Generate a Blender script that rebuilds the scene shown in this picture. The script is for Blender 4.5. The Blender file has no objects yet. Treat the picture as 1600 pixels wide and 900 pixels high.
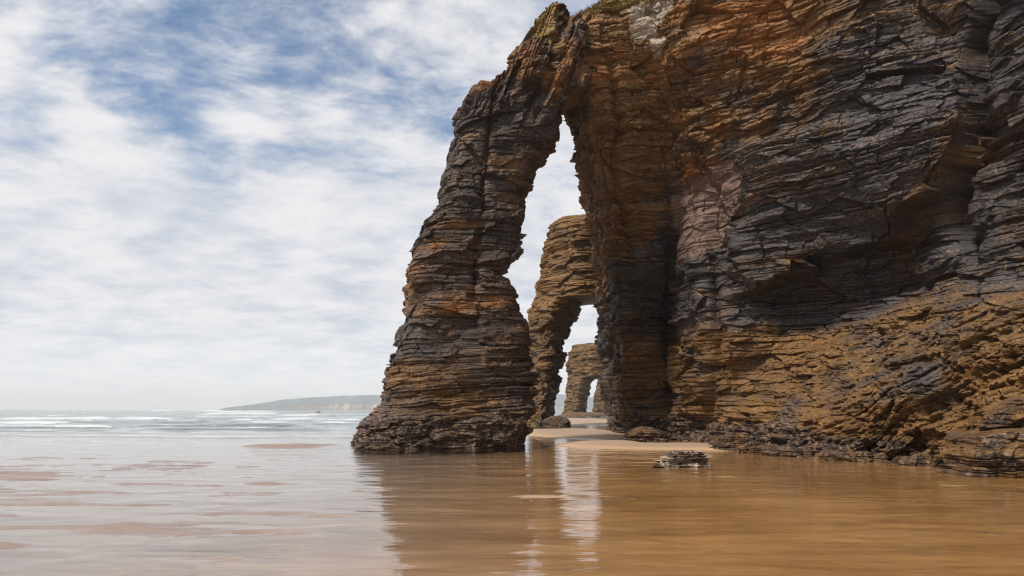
import bpy, math, random
import numpy as np
R = math.radians
F32 = np.float32
scene = bpy.context.scene
C = scene.collection
# ------------------------------------------------------------------ camera
FX, HZ, CH = 1066.667, 640.0, 1.7
cam_d = bpy.data.cameras.new('camera'); cam = bpy.data.objects.new('camera', cam_d); C.objects.link(cam)
cam.location = (0, 0, CH); cam.rotation_euler = (R(90), 0, 0)
cam_d.lens = 24; cam_d.sensor_width = 36; cam_d.shift_y = 190 / 1600
cam_d.clip_start = 0.1; cam_d.clip_end = 30000
scene.camera = cam
# ------------------------------------------------------------------ light and sky
SUN_EL, SUN_AZ = 48.0, -132.0          # azimuth measured from +Y (view direction) towards +X
sd = bpy.data.lights.new('sun', 'SUN'); sun = bpy.data.objects.new('sun', sd); C.objects.link(sun)
sd.energy = 4.0; sd.angle = R(9); sd.color = (1.0, 0.93, 0.83)
sun.rotation_euler = (R(90 - SUN_EL), 0, R(180 - SUN_AZ)); sun.location = (-30, -20, 40)
scene.view_settings.view_transform = 'Standard'; scene.view_settings.look = 'None'
scene.view_settings.exposure = 0.38; scene.view_settings.gamma = 1; scene.view_settings.use_curve_mapping = False
scene.cycles.max_bounces = 8; scene.cycles.diffuse_bounces = 3; scene.cycles.glossy_bounces = 3
scene.cycles.transparent_max_bounces = 8; scene.cycles.volume_bounces = 0
scene.cycles.caustics_reflective = False; scene.cycles.caustics_refractive = False
scene.cycles.use_denoising = True; scene.cycles.denoising_prefilter = 'ACCURATE'; scene.cycles.pixel_filter_type = 'BLACKMAN_HARRIS'; scene.cycles.filter_width = 1.25


class NT:
    """small helper to write node trees"""
    def __init__(s, tree):
        s.t = tree; s.n = tree.nodes; s.l = tree.links
    def node(s, typ, ins=None, **kw):
        n = s.n.new(typ)
        for k, v in kw.items(): setattr(n, k, v)
        for k, v in (ins or {}).items():
            if isinstance(v, bpy.types.NodeSocket): s.l.new(v, n.inputs[k])
            else: n.inputs[k].default_value = v
        return n
    def math(s, op, a, b=0.0, c=0.0, clamp=False):
        n = s.node('ShaderNodeMath', {0: a, 1: b, 2: c}, operation=op); n.use_clamp = clamp
        return n.outputs[0]
    def vmath(s, op, a, b=(0, 0, 0)):
        return s.node('ShaderNodeVectorMath', {0: a, 1: b}, operation=op).outputs[0]
    def mix(s, f, a, b, blend='MIX'):
        n = s.node('ShaderNodeMix', data_type='RGBA', blend_type=blend)
        for i, v in ((0, f), (6, a), (7, b)):
            if isinstance(v, bpy.types.NodeSocket): s.l.new(v, n.inputs[i])
            else: n.inputs[i].default_value = (tuple(v) + (1,))[:4] if i else v
        return n.outputs[2]
    def noise(s, vec, scale, detail=4, rough=0.55, dist=0.0, dim='3D'):
        return s.node('ShaderNodeTexNoise', {'Vector': vec, 'Scale': scale, 'Detail': detail, 'Roughness': rough, 'Distortion': dist}, noise_dimensions=dim).outputs[0]
    def ss(s, v, a, b):
        return s.node('ShaderNodeMapRange', {0: v, 1: a, 2: b, 3: 0.0, 4: 1.0}, interpolation_type='SMOOTHSTEP').outputs[0]
    def scale(s, vec, sc, loc=(0, 0, 0), rot=(0, 0, 0)):
        return s.node('ShaderNodeMapping', {'Vector': vec, 'Location': loc, 'Rotation': rot, 'Scale': sc}).outputs[0]
    def attr(s, name):
        return s.node('ShaderNodeAttribute', attribute_name=name)


def dirv(px, py):
    v = np.array([(px - 800) / FX, 1.0, (HZ - py) / FX]); return v / np.linalg.norm(v)


world = bpy.data.worlds.new('World'); scene.world = world; world.use_nodes = True
w = NT(world.node_tree); w.n.clear()
sky = w.node('ShaderNodeTexSky', sky_type='NISHITA', sun_disc=False, sun_elevation=R(SUN_EL), sun_rotation=R(SUN_AZ))
sky.air_density = 1.0; sky.dust_density = 0.6; sky.ozone_density = 2.5
geo = w.node('ShaderNodeTexCoord').outputs['Generated']
sep = w.node('ShaderNodeSeparateXYZ', {0: geo})
zz = w.math('MAXIMUM', sep.outputs[2], 0.0)
den = w.math('ADD', zz, 0.20)
cp = w.node('ShaderNodeCombineXYZ', {0: w.math('DIVIDE', sep.outputs[0], den), 1: w.math('DIVIDE', sep.outputs[1], den), 2: 0.0}).outputs[0]
n_warp = w.node('ShaderNodeTexNoise', {'Vector': cp, 'Scale': 1.5, 'Detail': 3.0, 'Roughness': 0.5}).outputs['Color']
cpw = w.vmath('ADD', cp, w.vmath('MULTIPLY', w.vmath('SUBTRACT', n_warp, (.5, .5, .5)), (.22, .22, 0)))
cps = w.scale(cpw, (1.0, 1.25, 1.0), (3.1, 1.7, 0), (0, 0, R(-24)))
n_big = w.noise(cps, 1.15, 3, 0.5)
n_mid = w.noise(cps, 3.2, 9, 0.60)
n_fin = w.noise(w.scale(cpw, (1.0, 1.5, 1.0), (0, 0, 0), (0, 0, R(-30))), 8.0, 8, 0.62)
cov = w.math('ADD', w.math('MULTIPLY', n_big, 0.45), w.math('MULTIPLY', n_mid, 1.15))
cov = w.math('ADD', cov, w.math('MULTIPLY', n_fin, 0.36))
cov = w.math('ADD', cov, -0.30)
# broad openings in the cloud deck: (direction, size, strength)
def blob(px, py, size, amt):
    global cov
    d = dirv(px, py)
    dp = w.node('ShaderNodeVectorMath', {0: geo, 1: tuple(d)}, operation='DOT_PRODUCT').outputs['Value']
    g = w.math('MULTIPLY', w.ss(dp, math.cos(size), 1.0), amt)
    cov = w.math('ADD', cov, g)
BLOBS = [(235, 100, .09, -.26), (300, 85, .08, -.14), (570, 70, .20, -.22), (440, 50, .14, -.20), (330, -40, .18, -.22), (560, 120, .08, -.14), (720, 120, .12, -.18), (400, 210, .12, -.26), (280, 195, .09, -.22),
         (120, 190, .11, -.18), (20, 225, .09, -.14), (620, 260, .09, -.10), (870, 290, .07, -.22), (350, 130, .09, .16), (70, 10, .17, -.20), (160, 60, .08, -.06), (790, 50, .14, .16), (470, 165, .08, .10), (640, 545, .06, -.08), (40, 470, .12, -.06), (740, 190, .10, -.12)]
for b in BLOBS: blob(*b)
low = w.ss(zz, 0.50, 0.30)                       # the deck closes towards the horizon
cov = w.math('ADD', cov, w.math('MULTIPLY', low, 0.36))
# a thin veil of cirrus stays across the openings
veil = w.math('ADD', w.math('MULTIPLY', n_fin, 0.9), w.math('MULTIPLY', n_mid, 0.7))
veil = w.math('ADD', veil, -0.17)
cov = w.math('ADD', w.math('MULTIPLY', w.math('MAXIMUM', cov, veil), 0.75), w.math('MULTIPLY', cov, 0.25))
mask = w.ss(cov, 0.30, 0.88)
shade = w.ss(w.math('ADD', w.math('MULTIPLY', n_fin, 0.35), w.math('MULTIPLY', n_mid, 0.85)), 0.40, 0.74)
cl = w.mix(shade, (5.2, 5.7, 6.6), (8.4, 8.25, 8.35))
hz = w.ss(zz, 0.16, 0.0)
cl = w.mix(w.math('MULTIPLY', low, 0.12), cl, (7.4, 7.5, 7.8))
cl = w.mix(w.math('MULTIPLY', hz, 0.7), cl, (9.0, 9.2, 9.4))
skc = w.mix(1.0, sky.outputs[0], (1.0, 1.15, 1.2), 'MULTIPLY')
col = w.mix(w.math('MULTIPLY', mask, 0.97), skc, cl)
bg = w.node('ShaderNodeBackground', {'Color': col, 'Strength': 0.082})
wo = w.node('ShaderNodeOutputWorld'); w.l.new(bg.outputs[0], wo.inputs[0])

# ------------------------------------------------------------------ numpy noise
def hsh(i, j, k, seed=0):
    with np.errstate(over='ignore'):
        h = (i.astype(np.int64) * 374761393 + j.astype(np.int64) * 668265263 + k.astype(np.int64) * 2147483647 + seed * 974634541).astype(np.uint32)
        h = (h ^ (h >> np.uint32(13))) * np.uint32(1274126177)
        h = (h ^ (h >> np.uint32(16))) * np.uint32(2246822519)
        h = h ^ (h >> np.uint32(15))
    return (h & np.uint32(0xFFFFFF)).astype(F32) / F32(0xFFFFFF)


def vnoise(x, y, z, seed=0):
    x = np.asarray(x, F32); y = np.asarray(y, F32); z = np.asarray(z, F32)
    xi, yi, zi = np.floor(x), np.floor(y), np.floor(z)
    fx, fy, fz = x - xi, y - yi, z - zi
    fx = fx * fx * fx * (fx * (fx * 6 - 15) + 10); fy = fy * fy * fy * (fy * (fy * 6 - 15) + 10); fz = fz * fz * fz * (fz * (fz * 6 - 15) + 10)
    xi = xi.astype(np.int32); yi = yi.astype(np.int32); zi = zi.astype(np.int32)
    def c(a, b, d): return hsh(xi + a, yi + b, zi + d, seed)
    x00 = c(0, 0, 0) * (1 - fx) + c(1, 0, 0) * fx; x10 = c(0, 1, 0) * (1 - fx) + c(1, 1, 0) * fx
    x01 = c(0, 0, 1) * (1 - fx) + c(1, 0, 1) * fx; x11 = c(0, 1, 1) * (1 - fx) + c(1, 1, 1) * fx
    return ((x00 * (1 - fy) + x10 * fy) * (1 - fz) + (x01 * (1 - fy) + x11 * fy) * fz) * 2 - 1


def fbm(x, y, z, oct=4, seed=0, gain=0.5):
    a, s, f = 1.0, 0.0, 1.0
    for o in range(oct):
        s = s + a * vnoise(x * f + 17.3 * o, y * f - 9.1 * o, z * f + 4.7 * o, seed + o); a *= gain; f *= 2.03
    return s


def sst(v, a, b):
    t = np.clip((v - a) / (b - a), 0, 1); return t * t * (3 - 2 * t)


def gauss(x, s): return np.exp(-0.5 * (x / s) ** 2)


# ------------------------------------------------------------------ mesh helpers
def mesh_grid(name, co, close_u=False, attrs=None, mat=None, parent=None, cap_top=False, smooth=False):
    """co: (rows, cols, 3); rows run up, cols run round"""
    nr, nc, _ = co.shape
    idx = np.arange(nr * nc).reshape(nr, nc)
    nxt = np.roll(idx, -1, axis=1) if close_u else idx[:, 1:]
    cur = idx if close_u else idx[:, :-1]
    q = np.stack([cur[:-1], nxt[:-1], nxt[1:], cur[1:]], axis=-1).reshape(-1, 4)
    v = co.reshape(-1, 3).astype(F32)
    ls = np.arange(len(q)) * 4; lt = np.full(len(q), 4)
    loops = q.reshape(-1)
    if cap_top and close_u:
        loops = np.concatenate([loops, idx[-1]]); ls = np.append(ls, len(q) * 4); lt = np.append(lt, nc)
    me = bpy.data.meshes.new(name)
    me.vertices.add(len(v)); me.vertices.foreach_set('co', v.reshape(-1))
    me.loops.add(len(loops)); me.loops.foreach_set('vertex_index', loops.astype(np.int32))
    me.polygons.add(len(ls)); me.polygons.foreach_set('loop_start', ls.astype(np.int32))
    me.update(calc_edges=True)
    me.polygons.foreach_set('use_smooth', np.full(len(me.polygons), smooth))
    for k, a in (attrs or {}).items():
        at = me.attributes.new(k, 'FLOAT', 'POINT'); at.data.foreach_set('value', np.ascontiguousarray(a, dtype=F32).reshape(-1))
    me.update()
    if mat: me.materials.append(mat)
    o = bpy.data.objects.new(name, me); C.objects.link(o)
    if parent: o.parent = parent
    return o


def tag(o, label=None, cat=None, group=None, kind=None):
    for k, v in (('label', label), ('category', cat), ('group', group), ('kind', kind)):
        if v: o[k] = v
    return o


def empty(name, loc):
    o = bpy.data.objects.new(name, None); C.objects.link(o); o.location = loc; o.empty_display_size = 0.5
    return o


def catmull(keys, vals, t):
    """1-D Catmull-Rom/Hermite on non-uniform keys; vals (n, ...)"""
    keys = np.asarray(keys, float); vals = np.asarray(vals, float); t = np.asarray(t, float)
    n = len(keys)
    d = np.diff(vals, axis=0) / np.diff(keys).reshape((-1,) + (1,) * (vals.ndim - 1))
    m = np.empty_like(vals); m[0] = d[0]; m[-1] = d[-1]
    h = np.diff(keys)
    for i in range(1, n - 1):
        mm = (d[i - 1] * h[i] + d[i] * h[i - 1]) / (h[i] + h[i - 1])
        lim = 2.5 * np.minimum(np.abs(d[i - 1]), np.abs(d[i]))
        m[i] = np.where(d[i - 1] * d[i] <= 0, 0, np.sign(mm) * np.minimum(np.abs(mm), lim))
    i = np.clip(np.searchsorted(keys, t, side='right') - 1, 0, n - 2)
    hh = h[i]; s = (t - keys[i]) / hh
    sh = (-1,) + (1,) * (vals.ndim - 1)
    s = s.reshape(sh); hh = hh.reshape(sh)
    return (2*s**3-3*s**2+1)*vals[i] + (s**3-2*s**2+s)*hh*m[i] + (-2*s**3+3*s**2)*vals[i+1] + (s**3-s**2)*hh*m[i+1]


def PX(px, d): return (px - 800) / FX * d
def PZ(py, d): return CH + (HZ - py) / FX * d


# ------------------------------------------------------------------ bedded rock
def beds(s, seed, tmin, tmax):
    rng = np.random.default_rng(seed)
    lo, hi = float(s.min()) - 1, float(s.max()) + 2
    n = int((hi - lo) / (0.5 * (tmin + tmax)) * 1.6) + 10
    th = tmin + (tmax - tmin) * rng.random(n) ** 1.6
    b = lo + np.cumsum(th); b = np.insert(b, 0, lo)
    i = np.clip(np.searchsorted(b, s.reshape(-1), side='right') - 1, 0, n - 1).reshape(s.shape)
    t = ((s - b[i]) / th[i]).astype(F32)
    return i, t, th[i].astype(F32), rng.random(n).astype(F32)[i], rng.random(n).astype(F32)[i]


def facets(a, b, seed, tilt=0.9):
    """random tilted flats, one per irregular cell: the faces left by broken blocks"""
    ai, bi = np.floor(a).astype(np.int32), np.floor(b).astype(np.int32)
    best = np.full(a.shape, 9e9, F32); val = np.zeros(a.shape, F32)
    for da in (-1, 0, 1):
        for db in (-1, 0, 1):
            i, j = ai + da, bi + db; o = np.zeros_like(i)
            ea = (a - (i + hsh(i, j, o, seed))).astype(F32); eb = (b - (j + hsh(i, j, o + 1, seed))).astype(F32)
            d2 = ea * ea + eb * eb
            h = hsh(i, j, o + 2, seed)
            v = h - 0.5 + tilt * (ea * (hsh(i, j, o + 3, seed) - 0.5) + eb * (hsh(i, j, o + 4, seed) - 0.5))
            m = d2 < best
            best = np.where(m, d2, best); val = np.where(m, v, val)
    return val


def bedded(X, Y, Z, u, seed=1, dip=(0.0, 0.0), amp=1.0, warp=1.0, levels=None, s_in=None, open_j=1.0):
    """horizontal displacement of layered, jointed slate; returns offset, bedding coordinate and a bed random"""
    s = Z - dip[0] * X - dip[1] * Y if s_in is None else s_in
    s = s + warp * (0.13 * vnoise(X / 6, Y / 6, Z / 6, seed) + 0.015 * vnoise(X / 1.1, Y / 1.1, Z / 1.1, seed + 1))
    uw = u + 0.16 * vnoise(X / 1.3, Y / 1.3, Z / 0.7, seed + 2) + 0.03 * vnoise(X / .2, Y / .2, Z / .2, seed + 3)
    patch = 0.5 + 0.5 * np.clip(vnoise(X / 2.6, Y / 2.6, Z / 1.7, seed + 4) * 1.8, -1, 1)
    d = np.zeros(X.shape, F32); bedr = None
    levels = levels or ((0.55, 1.7, 0.13, 0.21, 2.4), (0.18, 0.55, 0.14, 0.20, 2.6), (0.06, 0.19, 0.085, 0.12, 11.0))
    for li, (t0, t1, a_bed, a_blk, wf) in enumerate(levels):
        i, t, th, r1, r2 = beds(s, seed * 31 + li, t0, t1)
        wd = (0.6 + 1.8 * r2) * wf * (0.5 * (t0 + t1))
        f = uw / wd + r1 * 7.0
        b = np.floor(f); fr = f - b
        hb = hsh(i, b.astype(np.int32), np.zeros_like(i), seed + li)
        hc = hsh(i, b.astype(np.int32), np.ones_like(i), seed + li)
        ed = np.minimum(fr, 1 - fr) * wd
        m = 1.0 if li == 0 else (0.12 + 1.12 * patch)
        d += m * (a_bed * (r1 - 0.5) + a_blk * (hb - 0.5) + 0.25 * a_blk * (hc - .5) * (fr - .5) * 2)
        # open joints and worn lower edges of the beds
        d -= m * (0.30 * a_blk) * np.exp(-ed / (0.03 + 0.02 * li)) * (hc > 0.35)
        d -= m * (0.35 * a_bed) * np.exp(-(t * th) / (0.035 + 0.03 * (2 - li)))
        if li < 2: d -= (0.16 - 0.04 * li) * (r2 > 0.45) * (0.3 + hb) * np.exp(-((t * th) / 0.035) ** 2) * open_j
        d -= m * (0.15 * a_bed) * np.exp(-((1 - t) * th) / 0.05)
        if li == 2: d -= 0.08 * m * (r2 > 0.72) * np.exp(-((t * th) / 0.025) ** 2) * open_j
        if li == 1: bedr = 0.6 * r2 + 0.4 * hb
        if li == 2: bedr = 0.5 * bedr + 0.5 * (0.5 * r2 + 0.5 * hc)
    d = amp * d
    d += amp * (0.52 * facets(uw / 2.6, s / 1.5, seed + 5, 1.4) + 0.27 * facets(uw / 1.1, s / 0.42, seed + 6, 1.2) + 0.05 * facets(uw / 0.34, s / 0.15, seed + 7, 1.2))
    d += 0.05 * fbm(X / .9, Y / .9, Z / .6, 3, seed + 7) * amp + 0.014 * fbm(X / .16, Y / .16, Z / .09, 2, seed + 9)
    return d.astype(F32), s.astype(F32), bedr.astype(F32)


def plan_normals(PXY, close=False, width=0):
    """outward horizontal normals of plan curves (rows, cols, 2); outward = to the left of travel rotated"""
    if close:
        tg = np.roll(PXY, -1, 1) - np.roll(PXY, 1, 1)
    else:
        tg = np.gradient(PXY, axis=1)
    if width:
        k = np.ones(width) / width
        for c in range(2):
            for r in range(tg.shape[0]):
                a = np.concatenate([tg[r, -width:, c], tg[r, :, c], tg[r, :width, c]]) if close else np.concatenate([np.repeat(tg[r, 0, c], width), tg[r, :, c], np.repeat(tg[r, -1, c], width)])
                tg[r, :, c] = np.convolve(a, k, 'same')[width:-width]
    tg /= np.linalg.norm(tg, axis=2, keepdims=True) + 1e-9
    return np.stack([tg[..., 1], -tg[..., 0]], -1)


# ------------------------------------------------------------------ materials
def material(name):
    m = bpy.data.materials.new(name); m.use_nodes = True
    t = NT(m.node_tree); t.n.clear()
    out = t.node('ShaderNodeOutputMaterial')
    return m, t, out


def rock_material():
    m, t, out = material('bedded_slate')
    P = t.node('ShaderNodeNewGeometry').outputs['Position']
    och, pink, pale, rust, mus, moss = [t.attr(k).outputs['Fac'] for k in ('ochre', 'pink', 'pale', 'rust', 'mussel', 'moss')]
    warm = t.attr('warm').outputs['Fac']
    bed, bedr = t.attr('bed').outputs['Fac'], t.attr('bedr').outputs['Fac']
    n1 = t.noise(P, 0.9, 6, 0.6); n2 = t.noise(P, 5.0, 6, 0.65); n3 = t.noise(P, 26.0, 4, 0.6)
    sp = t.node('ShaderNodeSeparateXYZ', {0: P})
    lam = t.node('ShaderNodeCombineXYZ', {0: t.math('MULTIPLY', sp.outputs[0], 1.6), 1: t.math('MULTIPLY', sp.outputs[1], 1.6), 2: t.math('MULTIPLY', bed, 38.0)}).outputs[0]
    lb = t.node('ShaderNodeCombineXYZ', {0: t.math('MULTIPLY', sp.outputs[0], 0.35), 1: t.math('MULTIPLY', sp.outputs[1], 0.35), 2: t.math('MULTIPLY', bed, 1.5)}).outputs[0]
    nb = t.noise(lb, 1.0, 6, 0.62)
    n1 = t.math('ADD', t.math('MULTIPLY', n1, 0.45), t.math('MULTIPLY', nb, 0.55))
    nl = t.noise(lam, 1.0, 6, 0.62, 0.0)
    slate = t.mix(bedr, (0.022, 0.020, 0.022), (0.080, 0.072, 0.077))
    slate = t.mix(warm, slate, t.mix(bedr, (0.030, 0.018, 0.013), (0.092, 0.056, 0.038)))
    slate = t.mix(t.ss(nl, 0.45, 0.75), slate, (0.088, 0.074, 0.064))
    brown = t.mix(bedr, (0.090, 0.044, 0.015), (0.215, 0.118, 0.044))
    brown = t.mix(t.ss(nl, 0.52, 0.8), brown, (0.27, 0.155, 0.062))
    of = t.math('ADD', och, t.math('MULTIPLY', t.math('SUBTRACT', n1, 0.5), 2.1))
    of = t.math('ADD', of, t.math('MULTIPLY', t.math('SUBTRACT', bedr, 0.5), 0.28))
    c = t.mix(t.ss(of, 0.15, 0.85), slate, brown)
    rf = t.math('ADD', rust, t.math('ADD', t.math('MULTIPLY', t.math('SUBTRACT', n2, 0.5), 1.1), t.math('MULTIPLY', t.math('SUBTRACT', nb, 0.5), 1.3)))
    c = t.mix(t.math('MULTIPLY', t.ss(rf, 0.42, 0.85), 0.85), c, t.mix(n3, (0.20, 0.065, 0.022), (0.42, 0.185, 0.05)))
    # small bright rusty flecks
    vor = t.noise(P, 9.0, 3, 0.7)
    c = t.mix(t.math('MULTIPLY', t.ss(t.math('ADD', vor, t.math('MULTIPLY', bedr, .08)), 0.63, 0.71), t.math('MULTIPLY', t.ss(n1, 0.40, 0.55), 0.8)), c, (0.46, 0.24, 0.075))
    pf = t.math('ADD', pink, t.math('MULTIPLY', t.math('SUBTRACT', n2, 0.5), 0.7))
    c = t.mix(t.math('MULTIPLY', t.ss(pf, 0.4, 0.7), 0.9), c, t.mix(n2, (0.120, 0.082, 0.072), (0.29, 0.185, 0.138)))
    wf = t.math('ADD', pale, t.math('MULTIPLY', t.math('SUBTRACT', n2, 0.5), 1.0))
    c = t.mix(t.math('MULTIPLY', t.ss(wf, 0.45, 0.75), 0.9), c, t.mix(n3, (0.28, 0.22, 0.165), (0.52, 0.44, 0.35)))
    # mussel and barnacle zone
    mf = t.math('ADD', mus, t.math('MULTIPLY', t.math('SUBTRACT', n2, 0.5), 1.1))
    barn = t.noise(P, 6.0, 7, 0.75)
    mc = t.mix(t.ss(barn, 0.46, 0.63), (0.026, 0.018, 0.015), (0.25, 0.155, 0.095))
    c = t.mix(t.math('MULTIPLY', t.ss(mf, 0.35, 0.6), 0.92), c, mc)
    gf = t.math('ADD', moss, t.math('MULTIPLY', t.math('SUBTRACT', n2, 0.5), 1.2))
    c = t.mix(t.ss(gf, 0.45, 0.7), c, t.mix(n3, (0.13, 0.085, 0.02), (0.28, 0.18, 0.05)))
    c = t.mix(0.55, c, t.mix(n3, (0.45, 0.45, 0.45), (1.0, 1.0, 1.0)), 'MULTIPLY')
    h = t.math('ADD', t.math('MULTIPLY', nl, 0.5), t.math('MULTIPLY', n3, 0.35))
    h = t.math('ADD', h, t.math('MULTIPLY', n2, 0.5))
    bump = t.node('ShaderNodeBump', {'Height': h, 'Strength': 0.8, 'Distance': 0.05})
    rough = t.node('ShaderNodeMapRange', {0: n2, 1: 0.3, 2: 0.7, 3: 0.36, 4: 0.75}).outputs[0]
    b = t.node('ShaderNodeBsdfPrincipled', {'Base Color': c, 'Roughness': rough, 'Specular IOR Level': 0.26, 'Normal': bump.outputs[0]})
    t.l.new(b.outputs[0], out.inputs[0])
    return m


ROCK = rock_material()
ZERO = ('warm', 'ochre', 'pink', 'pale', 'rust', 'mussel', 'moss')


def rock_attrs(shape, **kw):
    a = {k: np.zeros(shape, F32) for k in ZERO}
    for k, v in kw.items(): a[k] = np.broadcast_to(np.asarray(v, F32), shape)
    return a


# ------------------------------------------------------------------ the sea cliff
cliff = empty('sea_cliff', (10, 30, 0))
tag(cliff, 'huge dark layered slate cliff with a leaning rock arch standing in shallow water', 'cliff')
INV = cliff.location.copy()


def attach(o, root):
    o.parent = root; o.matrix_parent_inverse.identity()
    o.location = (-root.location.x, -root.location.y, -root.location.z)


# plan curves: (pixel column, depth) at each height; columns of the table are the same feature of the cliff
#        back     nose       P2         crevice    P4         P5         P6         P7         P8         P9         P10        off-frame
LV = [
 (-0.6, [(975, 60), (962, 47), (980, 41), (1045, 38.5), (1090, 34.8), (1140, 30.0), (1200, 26.9), (1300, 24.0), (1420, 22.6), (1520, 20.8), (1620, 19.0), (1950, 15)]),
 (0.4,  [(975, 60), (962, 47), (982, 41), (1045, 38.8), (1092, 35.0), (1142, 30.4), (1202, 27.3), (1302, 24.4), (1420, 22.9), (1520, 21.1), (1620, 19.2), (1950, 15)]),
 (1.7,  [(978, 60), (958, 47), (978, 41), (1046, 39.8), (1090, 35.6), (1140, 32.6), (1202, 29.5), (1300, 25.6), (1420, 23.5), (1520, 21.8), (1620, 20.0), (1950, 16)]),
 (3.4,  [(980, 60), (954, 46), (974, 40), (1047, 40.2), (1088, 34.8), (1140, 32.8), (1202, 31.8), (1300, 28.0), (1420, 24.6), (1520, 23.0), (1620, 21.2), (1950, 17)]),
 (5.2,  [(980, 60), (949, 45), (972, 39.5), (1048, 40.0), (1086, 34.4), (1140, 32.7), (1202, 32.0), (1300, 31.0), (1420, 27.0), (1520, 24.4), (1620, 22.6), (1950, 18)]),
 (7.0,  [(976, 60), (942, 43), (968, 38.5), (1048, 39.4), (1084, 34.2), (1140, 33.0), (1202, 32.4), (1300, 31.8), (1420, 29.6), (1520, 26.4), (1620, 24.0), (1950, 19)]),
 (8.6,  [(974, 58), (938, 41.5), (964, 38), (1046, 38.6), (1084, 34.4), (1138, 33.8), (1202, 32.6), (1300, 31.4), (1420, 29.6), (1520, 26.9), (1620, 24.6), (1950, 19)]),
 (10.2, [(972, 56), (936, 40.3), (962, 37), (1042, 37.6), (1086, 34.2), (1140, 34.0), (1202, 32.0), (1300, 30.4), (1420, 28.6), (1520, 26.6), (1620, 24.2), (1950, 18.5)]),
 (12.4, [(966, 52), (924, 38), (955, 35.4), (1038, 35.8), (1088, 34.0), (1140, 33.3), (1202, 30.8), (1300, 28.8), (1420, 27.2), (1520, 26.2), (1620, 23.6), (1950, 18)]),
 (14.6, [(950, 49), (904, 36.3), (941, 34), (1030, 34.2), (1086, 33.0), (1140, 31.8), (1202, 30.4), (1300, 28.5), (1420, 27.0), (1520, 26.0), (1620, 23.4), (1950, 18)]),
 (16.8, [(935, 47), (900, 34.8), (938, 33.0), (1024, 33.0), (1082, 32.2), (1140, 31.2), (1202, 30.1), (1300, 28.4), (1420, 27.0), (1520, 25.8), (1620, 23.4), (1950, 18)]),
 (19.0, [(930, 46), (876, 33.9), (926, 32.3), (1010, 32.2), (1080, 31.6), (1140, 30.9), (1202, 30.0), (1300, 28.5), (1420, 27.2), (1520, 26.0), (1620, 23.6), (1950, 18)]),
 (20.8, [(930, 46), (880, 34.4), (928, 32.8), (1010, 32.2), (1080, 31.6), (1140, 31.0), (1202, 30.2), (1300, 28.8), (1420, 27.5), (1520, 26.3), (1620, 24), (1950, 18.5)]),
 (22.2, [(950, 46), (930, 35.6), (955, 34.2), (1015, 32.9), (1080, 32.0), (1140, 31.4), (1202, 30.6), (1300, 29.4), (1420, 28.2), (1520, 27), (1620, 25), (1950, 20)]),
 (24.0, [(990, 47), (985, 38), (1000, 36.5), (1035, 34.5), (1090, 33), (1150, 32.2), (1210, 31.5), (1300, 30.6), (1420, 29.6), (1520, 28.5), (1620, 26.5), (1950, 22)]),
 (26.0, [(1040, 50), (1040, 42), (1045, 40), (1060, 38), (1105, 36), (1160, 35), (1220, 34), (1310, 33), (1420, 32), (1520, 31), (1620, 29), (1950, 25)]),
]


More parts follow.
